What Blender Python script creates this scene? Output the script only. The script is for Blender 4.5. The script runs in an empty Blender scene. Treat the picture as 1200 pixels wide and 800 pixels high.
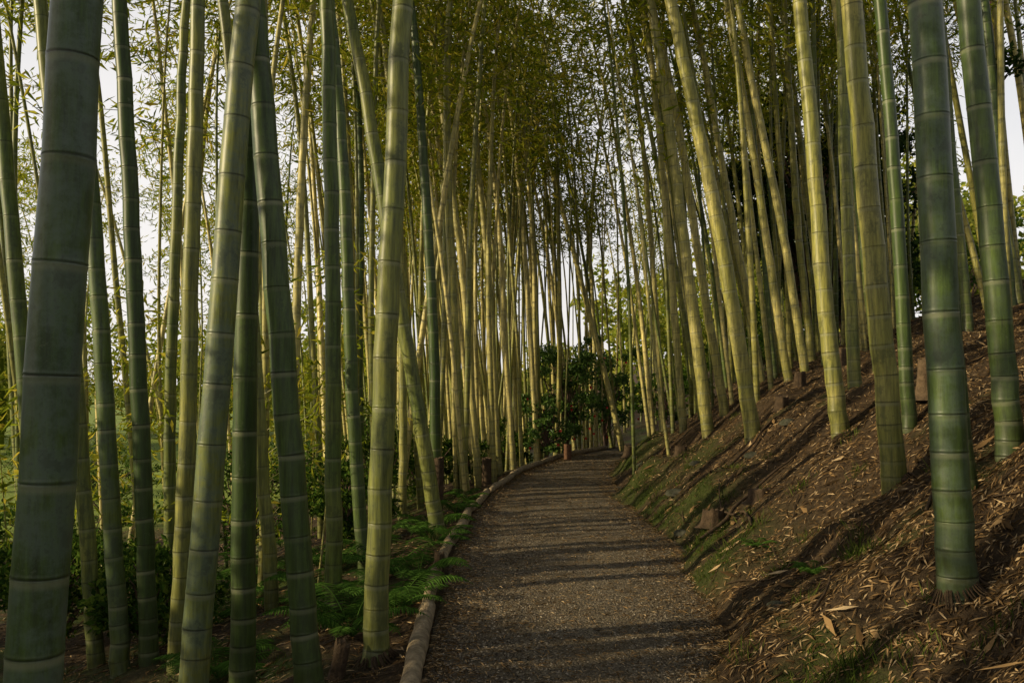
import bpy, math, numpy as np
from mathutils import Vector
rng=np.random.default_rng(7)
scene=bpy.context.scene
# ---------------------------------------------------------------- noise
_perm=rng.random((256,256))
def vnoise(x,y):
    xi=np.floor(x).astype(int); yi=np.floor(y).astype(int)
    fx=x-xi; fy=y-yi; fx=fx*fx*(3-2*fx); fy=fy*fy*(3-2*fy)
    g=lambda a,b:_perm[a%256,b%256]
    return (g(xi,yi)*(1-fx)+g(xi+1,yi)*fx)*(1-fy)+(g(xi,yi+1)*(1-fx)+g(xi+1,yi+1)*fx)*fy
def fbm(x,y,o=4):
    a=.5;s=0;t=0
    for i in range(o):
        s=s+a*vnoise(x*2**i+17*i,y*2**i+31*i); t+=a; a*=.5
    return s/t
def sstep(a,b,x):
    t=np.clip((x-a)/(b-a),0,1); return t*t*(3-2*t)
# ---------------------------------------------------------------- terrain
PY=[-30,0,4.57,6.4,8.4,10.7,13.3,16,18.8,20,24,30,60]
PL=[-.45,-.45,-.46,-.5,-.53,-.45,-.2,.3,1.1,1.7,4.0,5.6,7.2]
PR=[1.1,1.1,1.17,1.48,1.62,1.55,1.6,1.95,2.7,3.3,5.8,7.6,9.2]
def XL(y): return np.interp(y,PY,PL)
def XR(y): return np.interp(y,PY,PR)
MOUNDS=[(1.95,12.2,.45,.26),(2.15,9.3,.4,.16),(2.3,15.0,.5,.22),(1.75,6.9,.3,.08),(2.9,17.5,.6,.3)]
def H(x,y,path=False):
    x=np.asarray(x,float); y=np.asarray(y,float)
    wob=(fbm(x*0+y*1.3,x*0+3.3,3)-.5)*.6
    s=x-XR(y)-wob; d=XL(y)-x
    sp=np.clip(s,0,None); s2=np.clip(sp,0,2.2)
    lump=(fbm(x*.9+5,y*.9+9,3)-.5)
    fine=(fbm(x*4,y*4,3)-.5)
    z=.71*s2*s2/(s2+.17)+.355*np.clip(sp-2.2,0,10)+.1*np.clip(sp-12,0,30)+.07*sstep(0,.2,s)
    z=z+sstep(.1,1.2,s)*lump*.34+sstep(0,.3,s)*fine*.14
    for (a,b,r,h) in MOUNDS: z=z+h*np.exp(-(((x-a)/r)**2+((y-b)/(r*1.4))**2))
    dl=np.clip(d-.15,0,None)
    z=z-.26*np.clip(dl,0,4)-.05*np.clip(dl-4,0,18)+sstep(.1,.8,d)*(lump*.22+fine*.07)
    inp=sstep(-.05,.12,-s)*sstep(-.1,.05,-d)
    z=z-.05*inp
    return z
def moss(x,y):
    s=x-XR(y)
    m=.95*np.exp(-((s-.18)/.36)**2)*sstep(.38,.56,fbm(x*1.3+40,y*1.1,3))
    m2=.5*sstep(.62,.76,fbm(x*.8+11,y*.8+70,3))*sstep(0,.3,s)
    for (a,b,r,h) in MOUNDS: m=np.maximum(m,np.exp(-(((x-a+.15)/r)**2+((y-b)/(r*1.6))**2))*.85)
    d=XL(y)-x
    m3=sstep(.2,.8,d)*sstep(.35,.6,fbm(x+3,y+8,3))
    return np.clip(np.maximum(np.maximum(m,m2),m3),0,1)*sstep(.3,.58,fbm(x*5,y*5,2)+.08)
# ---------------------------------------------------------------- mesh utils
def mesh_obj(name,V,F,mat,attrs=None,smooth=False,parent=None):
    V=np.ascontiguousarray(V,dtype=np.float32); F=np.ascontiguousarray(F,dtype=np.int32)
    k=F.shape[1]
    me=bpy.data.meshes.new(name)
    me.vertices.add(len(V)); me.vertices.foreach_set('co',V.ravel())
    me.loops.add(F.size); me.loops.foreach_set('vertex_index',F.ravel())
    me.polygons.add(len(F)); me.polygons.foreach_set('loop_start',np.arange(0,F.size,k,dtype=np.int32))
    if attrs:
        for n,a in attrs.items():
            at=me.attributes.new(n,'FLOAT','POINT'); at.data.foreach_set('value',np.ascontiguousarray(a,dtype=np.float32))
    me.polygons.foreach_set('use_smooth',np.full(len(F),smooth,dtype=bool))
    me.update(calc_edges=True); me.validate()
    if mat: me.materials.append(mat)
    o=bpy.data.objects.new(name,me); scene.collection.objects.link(o)
    if parent: o.parent=parent
    return o
def empty(name,loc=(0,0,0)):
    o=bpy.data.objects.new(name,None); o.location=loc; scene.collection.objects.link(o); return o
def norm(a): return a/np.maximum(np.linalg.norm(a,axis=-1,keepdims=True),1e-9)
def leaves(P,D,L,W,roll=None,wide=.4,flat=None,fold=.15):
    n=len(P); D=norm(D)
    up=rng.normal(size=(n,3)) if flat is None else flat
    S=norm(np.cross(D,up)); 
    L=np.broadcast_to(np.asarray(L,float),(n,))[:,None]; W=np.broadcast_to(np.asarray(W,float),(n,))[:,None]
    N=np.cross(S,D)
    V=np.stack([P,P+D*L*wide+S*W/2+N*W*fold,P+D*L-N*L*.1,P+D*L*wide-S*W/2+N*W*fold],1).reshape(-1,3)
    F=np.arange(4*n).reshape(n,4)
    return V,F
def tube(pts,rad,sides=8,cap=False):
    pts=np.asarray(pts,float); rad=np.asarray(rad,float)
    T=norm(np.gradient(pts,axis=0))
    ref=np.array([0,1,0]) if abs(T[0][1])<.8 else np.array([1,0,0])
    A=norm(np.cross(T,ref)); B=np.cross(T,A)
    th=np.linspace(0,2*np.pi,sides,endpoint=False)
    V=(pts[:,None,:]+rad[:,None,None]*(np.cos(th)[None,:,None]*A[:,None,:]+np.sin(th)[None,:,None]*B[:,None,:])).reshape(-1,3)
    n=len(pts); i=np.arange(n-1)[:,None]*sides; j=np.arange(sides)[None,:]; j2=(j+1)%sides
    F=np.stack([i+j,i+j2,i+sides+j2,i+sides+j],-1).reshape(-1,4)
    return V,F
class Acc:
    def __init__(s): s.V=[];s.F=[];s.n=0;s.A={}
    def add(s,V,F,**at):
        s.V.append(V); s.F.append(F+s.n); s.n+=len(V)
        for k,a in at.items(): s.A.setdefault(k,[]).append(np.broadcast_to(a,(len(V),)))
    def obj(s,name,mat,smooth=False,parent=None):
        return mesh_obj(name,np.concatenate(s.V),np.concatenate(s.F),mat,{k:np.concatenate(v) for k,v in s.A.items()},smooth,parent)
# ---------------------------------------------------------------- materials
def new_mat(name):
    m=bpy.data.materials.new(name); m.use_nodes=True; nt=m.node_tree; nt.nodes.clear()
    out=nt.nodes.new('ShaderNodeOutputMaterial'); return m,nt,out
def ramp(nt,fac,stops):
    r=nt.nodes.new('ShaderNodeValToRGB'); e=r.color_ramp.elements
    while len(e)<len(stops): e.new(.5)
    for i,(p,c) in enumerate(stops): e[i].position=p; e[i].color=(*c,1)
    nt.links.new(fac,r.inputs[0]); return r.outputs[0]
def mix(nt,f,a,b):
    m=nt.nodes.new('ShaderNodeMix'); m.data_type='RGBA'
    for v,i in ((f,0),(a,6),(b,7)):
        if isinstance(v,bpy.types.NodeSocket): nt.links.new(v,m.inputs[i])
        elif i==0: m.inputs[0].default_value=v
        else: m.inputs[i].default_value=(*v,1)
    return m.outputs[2]
def attr(nt,n):
    a=nt.nodes.new('ShaderNodeAttribute'); a.attribute_name=n; return a.outputs['Fac']
def noise(nt,scale,detail=4,vec=None,rough=.55):
    n=nt.nodes.new('ShaderNodeTexNoise'); n.inputs['Scale'].default_value=scale; n.inputs['Detail'].default_value=detail; n.inputs['Roughness'].default_value=rough
    if vec is None:
        vec=nt.nodes.new('ShaderNodeTexCoord').outputs['Object']
    nt.links.new(vec,n.inputs['Vector']); return n.outputs['Fac']
def math_(nt,op,a,b):
    m=nt.nodes.new('ShaderNodeMath'); m.operation=op
    for i,v in enumerate((a,b)):
        if isinstance(v,bpy.types.NodeSocket): nt.links.new(v,m.inputs[i])
        else: m.inputs[i].default_value=v
    return m.outputs[0]
def bump(nt,h,strength,dist):
    b=nt.nodes.new('ShaderNodeBump'); b.inputs['Strength'].default_value=strength; b.inputs['Distance'].default_value=dist
    nt.links.new(h,b.inputs['Height']); return b.outputs[0]
def principled(nt,out,col,rough=.8,nrm=None,spec=.3):
    p=nt.nodes.new('ShaderNodeBsdfPrincipled')
    if isinstance(col,bpy.types.NodeSocket): nt.links.new(col,p.inputs['Base Color'])
    else: p.inputs['Base Color'].default_value=(*col,1)
    if isinstance(rough,bpy.types.NodeSocket): nt.links.new(rough,p.inputs['Roughness'])
    else: p.inputs['Roughness'].default_value=rough
    p.inputs['Specular IOR Level'].default_value=spec
    if nrm: nt.links.new(nrm,p.inputs['Normal'])
    nt.links.new(p.outputs[0],out.inputs[0]); return p
def leaf_mat(name,stops,trans=.5,rough=None):
    m,nt,out=new_mat(name)
    g=nt.nodes.new('ShaderNodeNewGeometry')
    c=ramp(nt,g.outputs['Random Per Island'],stops)
    if rough:
        p=nt.nodes.new('ShaderNodeBsdfPrincipled'); nt.links.new(c,p.inputs['Base Color']); p.inputs['Roughness'].default_value=rough; p.inputs['Specular IOR Level'].default_value=.25
    else:
        p=nt.nodes.new('ShaderNodeBsdfDiffuse'); nt.links.new(c,p.inputs['Color'])
    if trans<=0: nt.links.new(p.outputs[0],out.inputs[0]); return m
    t=nt.nodes.new('ShaderNodeBsdfTranslucent'); nt.links.new(c,t.inputs[0])
    mx=nt.nodes.new('ShaderNodeMixShader'); mx.inputs[0].default_value=trans
    nt.links.new(p.outputs[0],mx.inputs[1]); nt.links.new(t.outputs[0],mx.inputs[2]); nt.links.new(mx.outputs[0],out.inputs[0])
    return m
def culm_mat():
    m,nt,out=new_mat('bamboo_culm_skin')
    tc=nt.nodes.new('ShaderNodeTexCoord').outputs['Object']
    mp=nt.nodes.new('ShaderNodeMapping'); mp.inputs['Scale'].default_value=(1,1,.08); nt.links.new(tc,mp.inputs[0])
    n1=noise(nt,40,4,mp.outputs[0],.75); n2=noise(nt,6,6,tc,.75)
    base=ramp(nt,attr(nt,'hue'),[(0,(.026,.054,.010)),(.35,(.070,.110,.018)),(.7,(.25,.24,.055)),(1,(.56,.48,.19))])
    s1=ramp(nt,n1,[(.33,(.42,.43,.4)),(.5,(.95,.95,.92)),(.68,(1.55,1.5,1.35))])
    mm=nt.nodes.new('ShaderNodeMix'); mm.data_type='RGBA'; mm.blend_type='MULTIPLY'; mm.inputs[0].default_value=1
    nt.links.new(base,mm.inputs[6]); nt.links.new(s1,mm.inputs[7]); c=mm.outputs[2]
    wax=math_(nt,'MULTIPLY',ramp(nt,n2,[(.40,(.05,.05,.05)),(.58,(.9,.9,.9))]),attr(nt,'grey'))
    c=mix(nt,wax,c,(.095,.135,.105))
    blot=ramp(nt,n2,[(.55,(0,0,0)),(.61,(.8,.8,.8))])
    c=mix(nt,math_(nt,'MULTIPLY',blot,n1),c,(.020,.026,.011))
    lich=ramp(nt,n2,[(.30,(1,1,1)),(.36,(0,0,0))])
    c=mix(nt,math_(nt,'MULTIPLY',lich,.35),c,(.18,.21,.14))
    c=mix(nt,math_(nt,'MULTIPLY',attr(nt,'pale'),.55),c,(.30,.31,.20))
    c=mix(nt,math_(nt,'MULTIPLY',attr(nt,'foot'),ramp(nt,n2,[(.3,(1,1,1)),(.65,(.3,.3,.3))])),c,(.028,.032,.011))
    c=mix(nt,math_(nt,'MULTIPLY',attr(nt,'dark'),.85),c,(.014,.013,.009))
    principled(nt,out,c,.42,bump(nt,n1,.18,.006),.32)
    return m
M_culm=culm_mat()
M_leafb=leaf_mat('bamboo_leaf',[(0,(.12,.16,.013)),(.4,(.24,.29,.022)),(.75,(.40,.40,.035)),(1,(.52,.42,.055))],.55)
M_twig,_nt,_o=new_mat('bamboo_twig'); principled(_nt,_o,(.16,.15,.05),.6)
M_dark=leaf_mat('evergreen_leaf',[(0,(.012,.025,.008)),(.6,(.03,.06,.015)),(1,(.07,.11,.03))],.25)
M_cam=leaf_mat('camellia_leaf',[(0,(.03,.07,.015)),(.6,(.08,.16,.03)),(1,(.18,.28,.06))],.45,.35)
M_shrub=leaf_mat('shrub_leaf',[(0,(.02,.045,.01)),(.6,(.06,.12,.018)),(1,(.17,.23,.035))],.45)
M_fern=leaf_mat('fern_leaf',[(0,(.04,.09,.015)),(.6,(.07,.15,.025)),(1,(.12,.22,.04))],.4)
M_litter=leaf_mat('dry_leaf',[(0,(.032,.021,.011)),(.4,(.12,.074,.034)),(.75,(.29,.185,.085)),(1,(.52,.39,.23))],.15)
M_far=leaf_mat('distant_leaf',[(0,(.12,.16,.02)),(.5,(.25,.30,.04)),(1,(.45,.43,.08))],.5)
M_grass=leaf_mat('moss_blade',[(0,(.025,.045,.008)),(.6,(.06,.09,.016)),(1,(.13,.16,.033))],.3)
M_petal,_nt,_o=new_mat('camellia_petal'); principled(_nt,_o,(.38,.02,.02),.5)
def wood_mat(name,a,b,scale=14):
    m,nt,out=new_mat(name); n=noise(nt,scale,6,None,.65); n2=noise(nt,scale*6,3)
    c=ramp(nt,n,[(.3,a),(.7,b)]); principled(nt,out,c,.85,bump(nt,math_(nt,'ADD',n,n2),.6,.02),.2); return m
M_log=wood_mat('weathered_log',(.12,.09,.055),(.42,.33,.21))
M_stump=wood_mat('stump_bark',(.025,.017,.01),(.09,.06,.035))
M_cut=wood_mat('cut_wood',(.05,.034,.02),(.16,.11,.065),20)
M_post=wood_mat('post_wood',(.07,.035,.02),(.17,.09,.05))
M_bark=wood_mat('tree_bark',(.06,.04,.03),(.2,.13,.1),6)
M_rock=wood_mat('mossy_rock',(.025,.03,.014),(.09,.085,.065),9)
def ground_mat():
    m,nt,out=new_mat('forest_floor')
    n1=noise(nt,3,3); n2=noise(nt,22,5,None,.7); n3=noise(nt,90,2,None,.7)
    c=ramp(nt,n2,[(.3,(.016,.011,.007)),(.52,(.058,.038,.021)),(.72,(.13,.088,.048))])
    c=mix(nt,ramp(nt,n1,[(.4,(0,0,0)),(.65,(.5,.5,.5))]),c,(.04,.03,.018))
    mo=ramp(nt,n3,[(.3,(.016,.026,.005)),(.6,(.05,.07,.013)),(.8,(.09,.11,.022))])
    c=mix(nt,attr(nt,'moss'),c,mo)
    ln=ramp(nt,n1,[(.3,(.13,.18,.03)),(.7,(.26,.32,.07))])
    c=mix(nt,attr(nt,'lawn'),c,ln)
    principled(nt,out,c,.95,bump(nt,math_(nt,'ADD',n2,math_(nt,'MULTIPLY',n3,.5)),.9,.03),.15)
    return m
def path_mat():
    m,nt,out=new_mat('gravel_path')
    tc=nt.nodes.new('ShaderNodeTexCoord').outputs['Object']
    v=nt.nodes.new('ShaderNodeTexVoronoi'); v.inputs['Scale'].default_value=80; nt.links.new(tc,v.inputs['Vector'])
    n1=noise(nt,2.2,4); n2=noise(nt,40,4,None,.7)
    sep=nt.nodes.new('ShaderNodeSeparateColor'); nt.links.new(v.outputs['Color'],sep.inputs[0])
    st=ramp(nt,sep.outputs[0],[(0,(.045,.038,.028)),(.6,(.13,.108,.078)),(1,(.29,.245,.18))])
    so=ramp(nt,n2,[(.3,(.05,.038,.022)),(.7,(.17,.125,.07))])
    c=mix(nt,ramp(nt,n1,[(.35,(.15,.15,.15)),(.65,(.8,.8,.8))]),st,so)
    h=math_(nt,'ADD',math_(nt,'MULTIPLY',v.outputs['Distance'],-1.2),n2)
    principled(nt,out,c,.9,bump(nt,h,.8,.012),.2)
    return m
# ---------------------------------------------------------------- ground sheet
def axis(lo,hi,step,far,growth=1.18):
    a=list(np.arange(lo,hi,step)); s=step; x=a[-1]
    while x<far: s*=growth; x+=s; a.append(x)
    s=step; x=lo; b=[]
    while x>-far: s*=growth; x-=s; b.append(x)
    return np.array(b[::-1]+a)
gx=axis(-4,8,.07,600); gy=axis(1.5,22,.09,600)
GX,GY=np.meshgrid(gx,gy,indexing='xy')
GZ=H(GX,GY)
V=np.stack([GX,GY,GZ],-1).reshape(-1,3); nx=len(gx); ny=len(gy)
ii,jj=np.meshgrid(np.arange(nx-1),np.arange(ny-1)); b0=(jj*nx+ii).ravel()
F=np.stack([b0,b0+1,b0+nx+1,b0+nx],1)
lawn=sstep(6,10,XL(GY)-GX)*sstep(12,18,GY)
mesh_obj('ground',V,F,ground_mat(),{'moss':moss(GX,GY).ravel(),'lawn':lawn.ravel()},True)
py=np.arange(-8,34,.08); t=np.linspace(-.1,1.1,44)
PYg,T=np.meshgrid(py,t,indexing='ij'); PXg=XL(PYg)+(XR(PYg)+.2-XL(PYg))*T
PZ=-.012+(fbm(PXg*3,PYg*3,3)-.5)*.03+.02*(1-(2*T-1)**2)-.09*sstep(.0,.1,np.abs(T-.5)-.5)
V=np.stack([PXg,PYg,PZ],-1).reshape(-1,3); nx=len(t); ny=len(py)
ii,jj=np.meshgrid(np.arange(nx-1),np.arange(ny-1)); b0=(jj*nx+ii).ravel()
mesh_obj('gravel_path',V,np.stack([b0,b0+1,b0+nx+1,b0+nx],1),path_mat(),None,True)
# ---------------------------------------------------------------- bamboo
canopy=Acc(); twigs=Acc()
def culm(x,y,r,lean,height=12.5,near=True,hue=.4,grey=.4,leany=0.,anchor=True,leafn=34,ls=1.,nbr=26,lo=.42,bs=1.,bl=1.):
    zg=float(H(x-lean*1.2,y))
    bx=x-lean*(1.6-zg) if anchor else x
    zg=float(H(bx,y))-.05
    bend=(rng.normal()*.0022*bs,rng.normal()*.0022*bs)
    zs=[];z=.04;sp=.09;mx=rng.uniform(.23,.37)
    while z<height:
        zs.append(z); sp=min(sp*1.13,mx); z+=sp*(1+rng.normal()*.09)
    zs=np.array(zs)
    if near:
        offs=np.array([-.034,-.02,-.009,-.0035,0,.0035,.010,.02]); rm=np.array([1,1.0,1.010,1.025,.985,1.03,1.010,1.]); dk=np.array([0,0,0,.3,1,.5,.05,0]); pl=np.array([.1,.8,1,.5,0,.05,.1,0]); sides=24
    else:
        offs=np.array([-.05,-.022,-.004,.006,.022]); rm=np.array([1,1.,1.02,1.03,1.]); dk=np.array([0,0,.6,.6,0]); pl=np.array([0,1,.5,0,0]); sides=8
    h=np.concatenate([[-.3],(zs[:,None]+offs[None]).ravel(),[height]])
    ns=len(zs); jig=1+rng.normal(size=ns)*.006
    rr=np.concatenate([[1.05],(rm[None]*jig[:,None]).ravel(),[1]])
    d=np.concatenate([[0],(dk[None]*rng.uniform(.4,1,ns)[:,None]).ravel(),[0]]); p=np.concatenate([[0],(pl[None]*rng.uniform(.2,1,ns)[:,None]).ravel(),[0]])
    o=np.argsort(h,kind='stable'); h,rr,d,p=h[o],rr[o],d[o],p[o]
    hc=np.clip(h,0,99)
    taper=1.0+.16*np.exp(-hc/.22)-.75*(hc/height)**1.6
    rad=r*rr*taper
    ph=rng.uniform(0,6.28); am=rng.uniform(.0,.02)*bs
    cx=lambda q:bx+lean*q+bend[0]*q*q+am*np.sin(q*1.3+ph)+np.sign(bend[0]+lean*.02)*.00004*q**4
    cy=lambda q:y+leany*q+bend[1]*q*q
    kink=np.interp(h,zs,rng.normal(size=ns)*.004) if near else 0
    pts=np.stack([cx(h)+kink,cy(h),zg+h],1)
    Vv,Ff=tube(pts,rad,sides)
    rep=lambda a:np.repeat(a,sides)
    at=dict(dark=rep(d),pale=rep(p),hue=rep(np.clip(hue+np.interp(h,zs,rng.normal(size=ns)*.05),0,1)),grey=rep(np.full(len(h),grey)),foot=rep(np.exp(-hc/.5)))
    nb=nbr
    if nb>0:
        q=height*(lo+(1-lo)*rng.random(nb)**.8)
        az=rng.uniform(0,2*np.pi,nb); ln=rng.uniform(.7,1.8,nb)*(1.15-.5*(q/height))*bl
        for k in range(nb):
            P0=np.array([cx(q[k]),cy(q[k]),zg+q[k]]); dr=np.array([np.cos(az[k]),np.sin(az[k]),0])
            tt=np.linspace(0,1,4)[:,None]
            C=P0+dr*ln[k]*tt+np.array([0,0,1])*(ln[k]*(.75*tt-.75*tt**2))
            tv,tf=tube(C,np.linspace(.008,.003,4)*min(1,bl+.1),3); twigs.add(tv,tf)
            nl=leafn
            u=rng.uniform(.15,1,nl)
            B=P0+dr*ln[k]*u[:,None]+np.array([0,0,1])*(ln[k]*(.75*u-.75*u*u))[:,None]
            B=B+rng.normal(size=(nl,3))*np.array([.18,.18,.11])*bl
            D=dr*.5+rng.normal(size=(nl,3))*.7+np.array([0,0,-.35])
            lv,lf=leaves(B,D,rng.uniform(.12,.21,nl)*ls,rng.uniform(.024,.042,nl)*ls); canopy.add(lv,lf)
    return Vv,Ff,at
HERO=[
(-1.40,2.6,.080,.046,.05,.8),(-3.99,7,.066,-.11,.4,.2),(-3.09,6.5,.066,-.078,.35,.5),(-3.58,7,.062,-.106,.5,.2),
(-2.83,6.5,.066,-.056,.05,.1),(-3.39,8.5,.058,-.012,.45,.2),(-1.61,4.6,.076,.05,.50,.8),(-1.555,5,.070,0,.05,.1),
(-2.34,6.2,.062,.029,.6,.3),(-1.27,4.8,.074,-.095,.12,.15),(-2.22,7.5,.058,-.075,.55,.2),(-1.36,6.5,.062,-.0175,.35,.1),
(-.77,5.15,.072,.0275,.52,.25),(-1.09,9.5,.082,-.167,.5,.1),(-1.48,8,.062,-.067,.25,.2),(-1.08,12,.078,-.016,.1,.1),
(-.83,13,.07,-.08,.7,.2),(-2.8,11,.06,-.01,.85,.2),(-2.3,13,.062,.015,.2,.2),(-1.51,12,.058,.01,.7,.2),
(-.07,17,.065,-.046,.95,.1),(.46,18.5,.065,-.055,.95,.1),(-.68,14.5,.065,-.074,.85,.1),(-.32,16,.065,-.056,.8,.1),
(2.3,20.6,.07,-.24,.9,.1),
(2.9,13,.09,-.119,.78,.1),(2.83,10.3,.09,-.155,.74,.1),(3.31,8.7,.085,-.09,.68,.1),(3.85,9.6,.07,-.006,.55,.1),
(2.75,6.28,.084,-.063,.68,.1),(3.31,7.15,.056,-.04,.15,.1),(2.06,4.05,.082,-.028,.15,.6),(3.06,5.3,.074,-.062,.25,.3),
(2.54,4.85,.042,-.07,.05,.1),(4.13,12.7,.062,-.133,.8,.1),(4.4,12.6,.062,-.16,.8,.1),(2.76,14,.06,-.064,.85,.1),
(3.3,13.5,.07,-.14,.8,.1),(6.86,14,.07,0,.4,.3),(2.95,17,.06,-.044,.85,.1),(4.1,14,.06,-.15,.8,.1),(5.9,11,.066,-.03,.4,.2),
(7.1,12,.08,-.05,.3,.4),(5.3,15,.066,-.08,.7,.1),(6.1,16.5,.066,-.08,.7,.1),(4.55,10.6,.06,-.07,.4,.2)]
pos=[]
for (x,y,r,l,hu,g) in HERO:
    nr=y<9.5
    Vv,Ff,at=culm(x,y,r,l,height=rng.uniform(11.5,14),near=True,hue=hu,grey=g,leany=rng.normal()*.02*(y>7.6),leafn=14 if nr else 28,ls=1.6 if nr else 1.15,nbr=18 if nr else 24,lo=.6 if nr else .45,bs=.4 if y<7.6 else 1.)
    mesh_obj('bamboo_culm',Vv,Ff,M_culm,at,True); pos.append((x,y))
grove=Acc()
def blocked(x,y,md):
    if XL(y)-.35<x<XR(y)+.25 and y<34: return True
    for (a,b) in pos:
        if (a-x)**2+(b-y)**2<md*md: return True
    return False
def scatter(n,x0,x1,y0,y1,cond=None,md=.5,r=(.03,.065),hr=(.35,1),ht=(10,14.5),ml=-.045,**kw):
    c=0;tr=0
    while c<n and tr<n*60:
        tr+=1; x=rng.uniform(x0,x1); y=rng.uniform(y0,y1)
        if cond and not cond(x,y): continue
        if blocked(x,y,md): continue
        pos.append((x,y)); c+=1
        Vv,Ff,at=culm(x,y,rng.uniform(*r),rng.normal()*.055+ml,height=rng.uniform(*ht),near=False,hue=rng.uniform(*hr),grey=rng.uniform(.0,.2),
                      leany=rng.normal()*.05,anchor=False,**kw)
        grove.add(Vv,Ff,**at)
fl=dict(leafn=27,ls=1.22)
scatter(90,-3.0,3,12,25,lambda x,y:x<XL(y)+.2,.36,r=(.026,.06),hr=(.5,1),nbr=22,lo=.48,**fl)
scatter(75,-3.5,3,14,27,lambda x,y:x<XL(y)+.2,.25,r=(.018,.036),hr=(.5,1),nbr=8,lo=.5,**fl)
scatter(14,-15,-4,14,32,None,.8,nbr=26,lo=.5,**fl)
scatter(20,-7,-2.4,8.5,13,lambda x,y:x/y>-.62,.5,r=(.022,.05),nbr=18,lo=.55,**fl)
scatter(14,-5.5,-1.4,7,14,lambda x,y:x/y>-.6,.3,r=(.006,.012),ht=(1.8,3.6),nbr=14,lo=.25,leafn=12,ls=.9,bl=.45)
scatter(32,-27,-6,24,42,None,.9,hr=(.5,1),nbr=30,leafn=22,lo=.22,ls=1.7)
scatter(80,1.8,9,12,26,lambda x,y:x>XR(y),.4,r=(.024,.06),ml=-.075,nbr=24,lo=.40,**fl)
scatter(60,-3,14,24,40,lambda x,y:not(.0<x/y<.13),.5,hr=(.5,1),nbr=24,leafn=20,ls=1.6,lo=.40)
scatter(30,5,14,9,20,None,.8,ml=-.08,lo=.38,nbr=26,**fl)
off_shade=dict(leafn=14,ls=1.9,nbr=22,r=(.05,.08))  # unseen culms beside and behind the camera, added to shade the foreground
scatter(24,-12,-1,-9,4.5,lambda x,y:(x<-.66*y-.6) and math.hypot(x,y)>1.6,.7,lo=.3,**off_shade)
scatter(22,-7,8,-10,-1.5,None,.8,lo=.35,**off_shade)
scatter(18,2,10,-6,9,lambda x,y:(x>.68*y+.7),.8,lo=.42,**off_shade)
grove.obj('bamboo_grove',M_culm,True)
canopy.obj('bamboo_foliage',M_leafb); twigs.obj('bamboo_branches',M_twig)
# ---------------------------------------------------------------- litter, pebbles, moss
def litter(acc,x,y,z,L,W,fold=.15,lift=(.004,.018)):
    n=len(x); a=rng.uniform(0,2*np.pi,n); e=.05
    sx=(H(x+e,y)-H(x-e,y))/(2*e); sy=(H(x,y+e)-H(x,y-e))/(2*e)
    D=np.stack([np.cos(a),np.sin(a),np.cos(a)*sx+np.sin(a)*sy+rng.normal(size=n)*.16],1)
    up=np.stack([-sx,-sy,np.ones(n)],1)+rng.normal(size=(n,3))*.4
    P=np.stack([x,y,z+rng.uniform(*lift,n)],1)
    V,F=leaves(P,D,L,W,flat=up,fold=fold); acc.add(V,F)
A=Acc()
n=150000; y=1.8+20*rng.random(n)**1.8; x=XR(y)-.15+rng.random(n)**.8*(1.5+.55*y)
k=(moss(x,y)<rng.random(n)+.2)&(fbm(x*1.7+3,y*1.7,3)+rng.random(n)*.55>.52)
x,y=x[k],y[k]; litter(A,x,y,H(x,y),rng.uniform(.025,.095,len(x)),rng.uniform(.005,.013,len(x)))
n=22000; y=2+18*rng.random(n)**1.5; x=XL(y)-.1-rng.random(n)*(1.5+.5*y); litter(A,x,y,H(x,y),rng.uniform(.04,.11,n),rng.uniform(.006,.015,n))
n=420; y=2.2+13*rng.random(n)**1.3; x=XR(y)+.1+rng.random(n)*(1.2+.5*y); litter(A,x,y,H(x,y),rng.uniform(.10,.24,n),rng.uniform(.025,.055,n),fold=-.3,lift=(.012,.03))
A.obj('bamboo_leaf_litter',M_litter)
A=Acc()
for k in range(900):
    y0=2.2+14*rng.random()**1.4; x0=float(XR(y0))+.05+rng.random()*(1.2+.5*y0) if rng.random()<.75 else float(XL(y0))-.2-rng.random()*2.5
    a=rng.uniform(0,6.28); L=rng.uniform(.08,.38); t=np.linspace(-.5,.5,4); xs=x0+np.cos(a)*L*t+rng.normal(size=4)*.008; ys=y0+np.sin(a)*L*t+rng.normal(size=4)*.008
    V,F=tube(np.stack([xs,ys,H(xs,ys)+.014+rng.random()*.01],1),np.full(4,rng.uniform(.002,.005)),4); A.add(V,F)
A.obj('fallen_twigs',M_stump,True)
A=Acc()
n=27000; y=2.5+17*rng.random(n)**1.4; u=rng.random(n); u=np.where(rng.random(n)<.5,u,np.where(u>.5,1-(1-u)**2*.6,u**2*.6)); x=XL(y)+u*(XR(y)-XL(y))
a=rng.uniform(0,6.28,n); D=np.stack([np.cos(a),np.sin(a),rng.normal(size=n)*.08],1)
V,F=leaves(np.stack([x,y,np.full(n,.016)],1),D,rng.uniform(.015,.075,n),rng.uniform(.004,.011,n),flat=np.array([[0,0,1.]])+rng.normal(size=(n,3))*.2); A.add(V,F)
A.obj('path_leaf_litter',M_litter)
oc=np.array([[1,0,0],[0,1,0],[-1,0,0],[0,-1,0],[0,0,.7]]); ft=np.array([[0,1,4],[1,2,4],[2,3,4],[3,0,4]])
n=34000; y=2.8+8*rng.random(n)**1.6; x=XL(y)+rng.random(n)*(XR(y)-XL(y)); r=rng.uniform(.003,.010,n)
th=rng.uniform(0,6.28,n); c,s=np.cos(th),np.sin(th); O=oc[None]*rng.uniform(.6,1.3,(n,5,1))
OX=O[...,0]*c[:,None]-O[...,1]*s[:,None]; OY=O[...,0]*s[:,None]+O[...,1]*c[:,None]
V=np.stack([OX,OY,O[...,2]],-1)*r[:,None,None]+np.stack([x,y,.006+(fbm(x*3,y*3,3)-.5)*.03],-1)[:,None]
F=(ft[None]+(np.arange(n)*5)[:,None,None]).reshape(-1,3)
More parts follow.
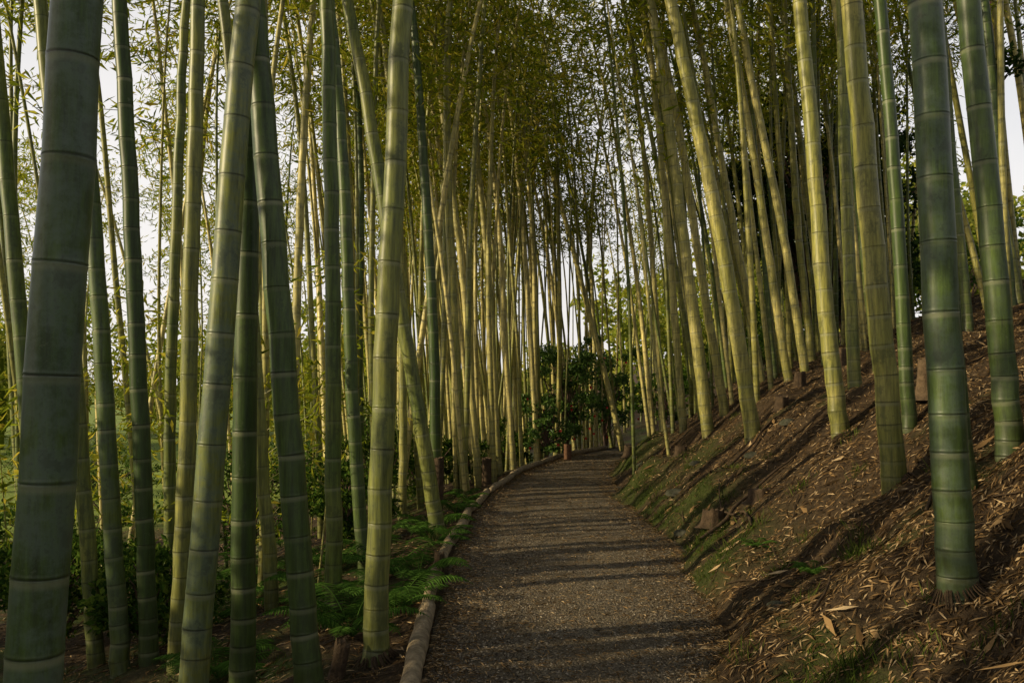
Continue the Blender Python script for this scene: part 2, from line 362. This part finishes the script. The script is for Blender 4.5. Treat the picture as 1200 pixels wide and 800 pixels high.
M_peb=leaf_mat('pebble',[(0,(.035,.03,.022)),(.6,(.12,.10,.078)),(1,(.34,.29,.22))],0.)
mesh_obj('path_pebbles',V.reshape(-1,3),F,M_peb)
n=150000; y=2+18*rng.random(n)**1.5; x=np.where(rng.random(n)<.75,XR(y)-.05+rng.random(n)*1.8,XL(y)-rng.random(n)*3.5-.15)
k=moss(x,y)>.35+rng.random(n)*.4; x,y=x[k],y[k]; n=len(x)
D=np.stack([rng.normal(size=n)*.45,rng.normal(size=n)*.45,np.ones(n)],1)
A=Acc()
V,F=leaves(np.stack([x,y,H(x,y)-.004],1),D,rng.uniform(.012,.045,n),rng.uniform(.003,.007,n)); A.add(V,F)
for k in range(60):
    y0=rng.uniform(3,13); x0=float(XR(y0))+rng.uniform(.0,.9)+(rng.random()<.25)*rng.uniform(0,2); n=45
    x=x0+rng.normal(size=n)*.05; y=y0+rng.normal(size=n)*.05
    V,F=leaves(np.stack([x,y,H(x,y)-.004],1),np.stack([rng.normal(size=n)*.6,rng.normal(size=n)*.6,np.ones(n)],1),rng.uniform(.04,.13,n),.006); A.add(V,F)
A.obj('moss_and_grass',M_grass)
def rock(x,y,r):
    th=np.linspace(0,2*np.pi,14,endpoint=False); V=[]; a,b=rng.random(2)*6
    for ph_ in np.linspace(-.3,1.5,7):
        rr=r*np.cos(ph_)*(1+.16*np.sin(2*th+a)+.12*np.sin(3*th+b+ph_*2)+rng.normal(size=14)*.03)
        V.append(np.stack([rr*np.cos(th),rr*.8*np.sin(th),np.full(14,r*.6*np.sin(ph_))],1))
    V=np.concatenate(V); i=np.arange(6)[:,None]*14; j=np.arange(14)[None]; F=np.stack([i+j,i+(j+1)%14,i+14+(j+1)%14,i+14+j],-1).reshape(-1,4)
    o=mesh_obj('rock',V,F,M_rock,None,True); o.location=(x,y,float(H(x,y))+r*.0)
for (x,y,r) in ((1.75,8.9,.08),(1.95,10.2,.11),(2.1,13.6,.16),(1.62,5.3,.05),(2.7,9.6,.09),(2.35,11.,.08),(3.2,9.9,.1),(2.4,16,.15)): rock(x,y,r)
# ---------------------------------------------------------------- edging logs
par=empty('log_path_edging'); y=2.6; i=0
while y<20:
    L=rng.uniform(1.6,2.4); ys=np.linspace(y,y+L-.04,13); off_=rng.normal()*.015
    xs=XL(ys)-.1+off_+np.linspace(0,1,13)*rng.normal()*.03+np.sin(np.linspace(0,3.1,13))*rng.normal()*.02
    r=rng.uniform(.045,.058); pts=np.stack([xs,ys,np.full(13,.03)+rng.normal(size=13)*.004],1)
    rad=r*(1+rng.normal(size=13)*.07); rad[0]*=.85; rad[-1]*=.85
    pts=np.vstack([pts[:1],pts,pts[-1:]]); pts[0,1]-=.002; pts[-1,1]+=.002; rad=np.concatenate([[.002],rad,[.002]])
    V,F=tube(pts,rad,14); i+=1
    mesh_obj('log_%d'%i,V,F,M_log,None,True,par)
    y+=L
# ---------------------------------------------------------------- stumps
def stump(x,y,r,h,name='tree_stump',lean=.05,matb=M_stump,rag=.25,flare=.6):
    z=float(H(x,y)); p=empty(name,(x,y,z-.04)); n=36
    hs=np.array([0,.04,.15,.35,.6,.85,1.])*h; th=np.linspace(0,2*np.pi,n,endpoint=False)
    a,b,c=rng.random(3)*6
    wob=1+.07*np.sin(2*th+a)+.05*np.sin(5*th+b)+.03*np.sin(11*th+c)
    V=[];fl_=1+(np.array([2.0,1.7,1.35,1.15,1.05,1.,.93])-1)*flare
    for k,hh in enumerate(hs):
        rr=r*fl_[k]*(1+(wob-1)*(2-k*.2)*(.3 if flare<.3 else 1)); zz=np.full(n,hh+.0)
        if k>=5: zz=zz+rag*h*(.25*np.sin(th+a)+.18*np.sin(4*th+c)+.15*np.sin(9*th))
        V.append(np.stack([rr*np.cos(th)+lean*hh,rr*np.sin(th),zz],1))
    V=np.concatenate(V); i=np.arange(6)[:,None]*n; j=np.arange(n)[None]; F=np.stack([i+j,i+(j+1)%n,i+n+(j+1)%n,i+n+j],-1).reshape(-1,4)
    mesh_obj('bark',V,F,matb,None,True,p)
    top=V[-n:]; c0=top.mean(0); inner=c0+(top-c0)*.7; inner[:,2]=inner[:,2]*.6+c0[2]*.4-.04*h
    VV=np.vstack([top,inner,inner*0+c0-[0,0,.08*h]]); F=np.vstack([np.stack([j[0],(j[0]+1)%n,n+(j[0]+1)%n,n+j[0]],1),np.stack([n+j[0],n+(j[0]+1)%n,2*n+(j[0]+1)%n,2*n+j[0]],1)])
    mesh_obj('cut_face',VV,F,M_cut,None,True,p)
stump(1.98,8.5,.10,.17,rag=.4); stump(2.3,8.0,.10,.14); stump(3.6,7.4,.09,.36,matb=M_cut,rag=.1); stump(2.05,15,.1,.2); stump(2.4,12.2,.08,.18); stump(3.4,10.8,.08,.2); stump(4.6,12,.09,.28,matb=M_cut,rag=.1); stump(3.9,11.6,.07,.25,rag=.1)
stump(1.18,18.2,.085,.42,'wooden_post',0,rag=.05,matb=M_post,flare=.05); stump(-.62,7.4,.045,.2,'bamboo_stump',0,flare=.1); stump(-.98,11.3,.07,.8,'wooden_post',.02,rag=.04,flare=.1); stump(-1.02,5.0,.045,.24,'tree_stump',.2,rag=.3)
stump(-.42,14.2,.08,.5,'bamboo_stump',0,rag=.05,flare=.1)
for (a,b,r) in (((1.75,8.0),(2.9,8.9),.022),((2.0,7.2),(2.2,9.3),.013),((2.5,5.2),(3.4,6.6),.010),((1.6,4.6),(2.1,5.3),.007),((2.2,9.5),(3.6,10.6),.014)):
    t=np.linspace(0,1,14); xs=a[0]+(b[0]-a[0])*t+np.sin(t*7)*.04; ys=a[1]+(b[1]-a[1])*t+np.sin(t*5)*.05
    V,F=tube(np.stack([xs,ys,H(xs,ys)+.02+np.sin(t*3.1)*.04],1),r*(1.1-.7*t),8); mesh_obj('fallen_branch',V,F,M_stump,None,True)
A=Acc()
for (cx0,cy0,rr) in ((2.09,4.05,.08),(2.84,6.28,.08),(-.8,5.15,.07)):
    for k in range(90):
        a=rng.uniform(0,6.28); t=np.linspace(0,1,6); R=rr+rng.uniform(.01,.10)*t; xs=cx0+np.cos(a+t*.3)*R; ys=cy0+np.sin(a+t*.3)*R
        V,F=tube(np.stack([xs,ys,H(xs,ys)+.07*(1-t)**1.5-.01*t],1),np.linspace(.005,.002,6),5); A.add(V,F)
A.obj('bamboo_roots',M_stump,True)
# ---------------------------------------------------------------- ferns
def fern(x,y,s=1.,nf=11):
    z=float(H(x,y)); acc=Acc(); a0=rng.random()*6
    for k in range(nf):
        a=a0+k*2*np.pi/nf+rng.normal()*.15; L=s*rng.uniform(.4,.62); t=np.linspace(.12,1,26)
        dr=np.array([np.cos(a),np.sin(a),0]); lift=rng.uniform(.8,1.5)
        C=dr*L*t[:,None]+np.array([0,0,1])*(L*(lift*t-.75*lift*t**2))[:,None]
        sd=np.array([-np.sin(a),np.cos(a),0])
        w=L*.24*np.sin(np.clip(t*1.05,0,1)*np.pi)**.7+.006
        for sgn in (-1,1):
            D=sd*sgn+dr*.35+np.array([0,0,-.15]); D=np.repeat(D[None],26,0)+rng.normal(size=(26,3))*.05
            V,F=leaves(C,D,w,np.full(26,L*.034),flat=np.array([[0,0,1.]])+rng.normal(size=(26,3))*.1,wide=.3); acc.add(V,F)
        V,F=tube(np.vstack([[0,0,0],C]),np.linspace(.004,.0015,27),4); acc.add(V,F)
    o=acc.obj('fern',M_fern); o.location=(x,y,z)
for (x,y,s) in ((-1.05,5.7,1.),(-.85,6.3,1.),(-1.3,6.6,1.1),(-.78,7.2,.9),(-1.1,7.9,1.1),(-.8,8.8,1.),(-.95,9.9,1.),(-1.6,7.4,1.),(-2.,5.9,1.),(-.7,10.8,.8),(-2.6,7.8,1.2),(-1.9,9,1.2),(1.95,5.6,.35),(1.9,6.7,.3),(-2.9,9.4,1.2),(-.62,12,.7)):
    fern(x,y,s)
# ---------------------------------------------------------------- shrubs and trees
def shrub(name,x,y,h,w,mat,nleaf=6000,ls=.08,flowers=0,z=None,trunk=.03,stems=7,mb=M_bark,lo=.1,nclump=40):
    z=float(H(x,y)) if z is None else z
    p=empty(name,(x,y,z)); st=Acc(); lf=Acc()
    for k in range(stems):
        a=rng.uniform(0,6.28); R=w*rng.uniform(.15,.75); hh=h*rng.uniform(.5,.95); t=np.linspace(0,1,8)
        C=np.stack([np.cos(a)*R*t**1.3,np.sin(a)*R*t**1.3,hh*t],1)+rng.normal(size=(8,3))*.02*h*t[:,None]
        V,F=tube(C,trunk*(1.1-.8*t),6); st.add(V,F)
    cl=rng.normal(size=(nclump,3)); cl=norm(cl)*rng.random((nclump,1))**.4; cl=cl*[w,w,h*(1-lo)/2]+[0,0,h*(1+lo)/2]
    per=nleaf//nclump
    for c in cl:
        cs=rng.uniform(.16,.34)*min(w,h*.6); Q=norm(rng.normal(size=(per,3)))*rng.random((per,1))**.45*cs*[1,1,.6]+c
        V,F=leaves(Q,rng.normal(size=(per,3))+[0,0,.1],rng.uniform(.7,1.2,per)*ls,rng.uniform(.7,1.2,per)*ls*.5,wide=.5); lf.add(V,F)
        V,F=tube(np.array([[0,0,c[2]*.35],c*[.5,.5,.8],c]),[trunk*.5,trunk*.3,.004],4); st.add(V,F)
    st.obj('stems',mb,True,p); lf.obj('leaves',mat,False,p)
    if flowers:
        fa=Acc()
        for k in range(flowers):
            dn=norm(rng.normal(size=3)); dn[1]=-abs(dn[1])
            c=np.array([0,0,h*.42])+dn*[w*.98,w*.98,h*.36]
            for q in range(7):
                V,F=leaves(c[None],np.array([[np.cos(q*.9),-.4,np.sin(q*.9)]]),[.036],[.034],flat=np.array([[0,1.,0]]),wide=.6); fa.add(V,F)
        fa.obj('flowers',M_petal,False,p)
shrub('camellia_bush',1.3,21.2,3.0,1.1,M_cam,5200,.11,20,lo=.0)
shrub('camellia_bush',2.6,23.6,3.4,1.0,M_cam,4000,.11,8,lo=.1)
shrub('camellia_bush',.75,18.6,1.3,.5,M_cam,2000,.09,4)
for (x,y,h,w) in ((-3.4,11,1.7,1.1),(-2.,10.2,1.0,.7),(-5.2,10,1.3,1.2),(-2.2,13.5,1.8,1.),(-1.6,15,1.1,.8),(-.9,15.8,.9,.6),(-.2,19,1.2,.8),(-4.3,8.2,1.2,.8),(-3.0,7.2,.9,.6),(-7.5,14,1.2,1.5),
    (-9,19,1.2,1.6),(-5,20,1.4,1.5),(-12,24,1.5,2.),(-6,26,1.6,1.8),(-15,29,2.2,2.4),(-2,28,1.8,1.6)):
    shrub('unseen_shade_shrub',x,y,h,w,M_shrub,2800,.08,0,trunk=.015)
for (x,y,h,w) in ((-5.2,1.2,3.2,1.5),(-4.8,-1.5,3.5,1.6),(-7.5,2.6,4.4,1.7),(-7.2,-.6,3.8,1.8),(-9.5,1.5,5.5,2.2),(-7.6,5.2,4.4,1.3),(-9.,7.4,3.8,1.5),(-9.6,4.6,5.0,1.8)):  # unseen thickets left of frame, added to block low sun from the path
    shrub('unseen_shade_shrub',x,y,h,w,M_shrub,2800,.17,0,trunk=.03)
for (x,y,h,w) in ((9,30,2.6,2.2),(12,27,3,2.4),(6.5,36,2.5,2.5),(12,36,3.5,3),(16,30,4,3)):
    shrub('unseen_shade_shrub',x,y,h,w,M_shrub,2600,.2,0,trunk=.03)
def tree(name,x,y,h,w,mat,nleaf,ls,lo,tr=.2,ncl=60):
    shrub(name,x,y,h,w,mat,nleaf,ls,0,trunk=tr,stems=1,lo=lo,nclump=ncl)
tree('evergreen_tree',7.4,21,7.2,2.,M_dark,12000,.17,.25,.13,80)
tree('evergreen_tree',9.5,24,8.,2.4,M_dark,10000,.2,.15,.15,80)
tree('evergreen_tree',8.3,11.6,5.5,1.3,M_dark,6000,.12,.35,.08,40)
MP=wood_mat('pine_bark',(.12,.055,.035),(.3,.16,.11),8)
for (x,y) in ((10.5,17),(12.5,20),(14,25),(11.8,24)):
    t=np.linspace(0,1,12); z0=float(H(x,y)); V,F=tube(np.stack([x+.3*np.sin(t*3),y+0*t,z0-.2+13*t],1),.17-.1*t,12)
    p=empty('pine_tree'); mesh_obj('trunk',V,F,MP,None,True,p)
    A=Acc()
    for k in range(18):
        c=np.array([x,y,z0+rng.uniform(8,13)])+np.append(rng.normal(size=2)*1.4,0); Q=c+rng.normal(size=(160,3))*[.5,.5,.2]
        V,F=leaves(Q,rng.normal(size=(160,3))+[0,0,.5],.16,.025); A.add(V,F)
        V,F=tube(np.array([[x,y,c[2]-.4],c]),[.04,.01],5); A.add(V,F)
    A.obj('needles',M_dark,False,p)
A=Acc()
def dist_tree(x,y,h,w,n=1300,ls=.45):
    z=float(H(x,y)); cl=norm(rng.normal(size=(26,3)))*rng.random((26,1))**.4*[w,w,h*.45]+[x,y,z+h*.5]
    for c in cl:
        m=n//26; Q=c+norm(rng.normal(size=(m,3)))*rng.random((m,1))**.5*w*.38*[1,1,.6]
        V,F=leaves(Q,rng.normal(size=(m,3)),ls*rng.uniform(.6,1.2,m),ls*.55,wide=.5); A.add(V,F)
    V,F=tube(np.array([[x,y,z-.2],[x+.2,y,z+h*.3],[x,y,z+h*.8]]),[.3,.2,.05],7); A.add(V,F)
for k in range(70):
    a=rng.uniform(-1.0,.75); R=rng.uniform(45,75); x,y=R*math.sin(a),R*math.cos(a)
    h=rng.uniform(6,13) if a<-.15 else (rng.uniform(3,6) if a<.12 else rng.uniform(6,12))
    dist_tree(x,y,h,rng.uniform(2.4,4)*(.8 if h<5.5 else 1))
A.obj('distant_trees',M_far)
# ---------------------------------------------------------------- light
w=bpy.data.worlds.new('World'); scene.world=w; w.use_nodes=True; nt=w.node_tree
bg=nt.nodes['Background']; sky=nt.nodes.new('ShaderNodeTexSky'); sky.sky_type='NISHITA'; sky.sun_disc=False
EL=math.radians(20); S=Vector((-.96,-.28,0)).normalized()
sky.sun_elevation=EL; sky.sun_rotation=math.atan2(S.x,S.y)%(2*math.pi); sky.dust_density=4.; sky.air_density=1.
tc=nt.nodes.new('ShaderNodeTexCoord'); sx=nt.nodes.new('ShaderNodeSeparateXYZ'); nt.links.new(tc.outputs['Generated'],sx.inputs[0])
hz=ramp(nt,sx.outputs['Z'],[(0,(.9,.9,.9)),(.4,(.85,.85,.85)),(.7,(.1,.1,.1)),(1,(0,0,0))])
cn=noise(nt,3,5,tc.outputs['Generated']); cf=math_(nt,'MULTIPLY',hz,ramp(nt,cn,[(.3,(.75,.75,.75)),(.6,(1,1,1))]))
col=mix(nt,cf,sky.outputs[0],(7.4,7.1,6.9))
nt.links.new(col,bg.inputs[0]); bg.inputs[1].default_value=.14
sl=bpy.data.lights.new('sun','SUN'); sl.energy=5.; sl.angle=math.radians(.7); sl.color=(1,.82,.50)
so=bpy.data.objects.new('sun',sl); scene.collection.objects.link(so)
dirv=Vector((S.x*math.cos(EL),S.y*math.cos(EL),math.sin(EL))); so.rotation_euler=dirv.to_track_quat('Z','Y').to_euler(); so.location=dirv*40
cam=bpy.data.cameras.new('camera'); cam.lens=30; cam.clip_end=3000; cam.clip_start=.05
co=bpy.data.objects.new('camera',cam); scene.collection.objects.link(co); co.location=(0,0,1.6); co.rotation_euler=(math.radians(90+2.86),0,0)
scene.camera=co
scene.view_settings.view_transform='Standard'; scene.view_settings.look='None'; scene.view_settings.exposure=0
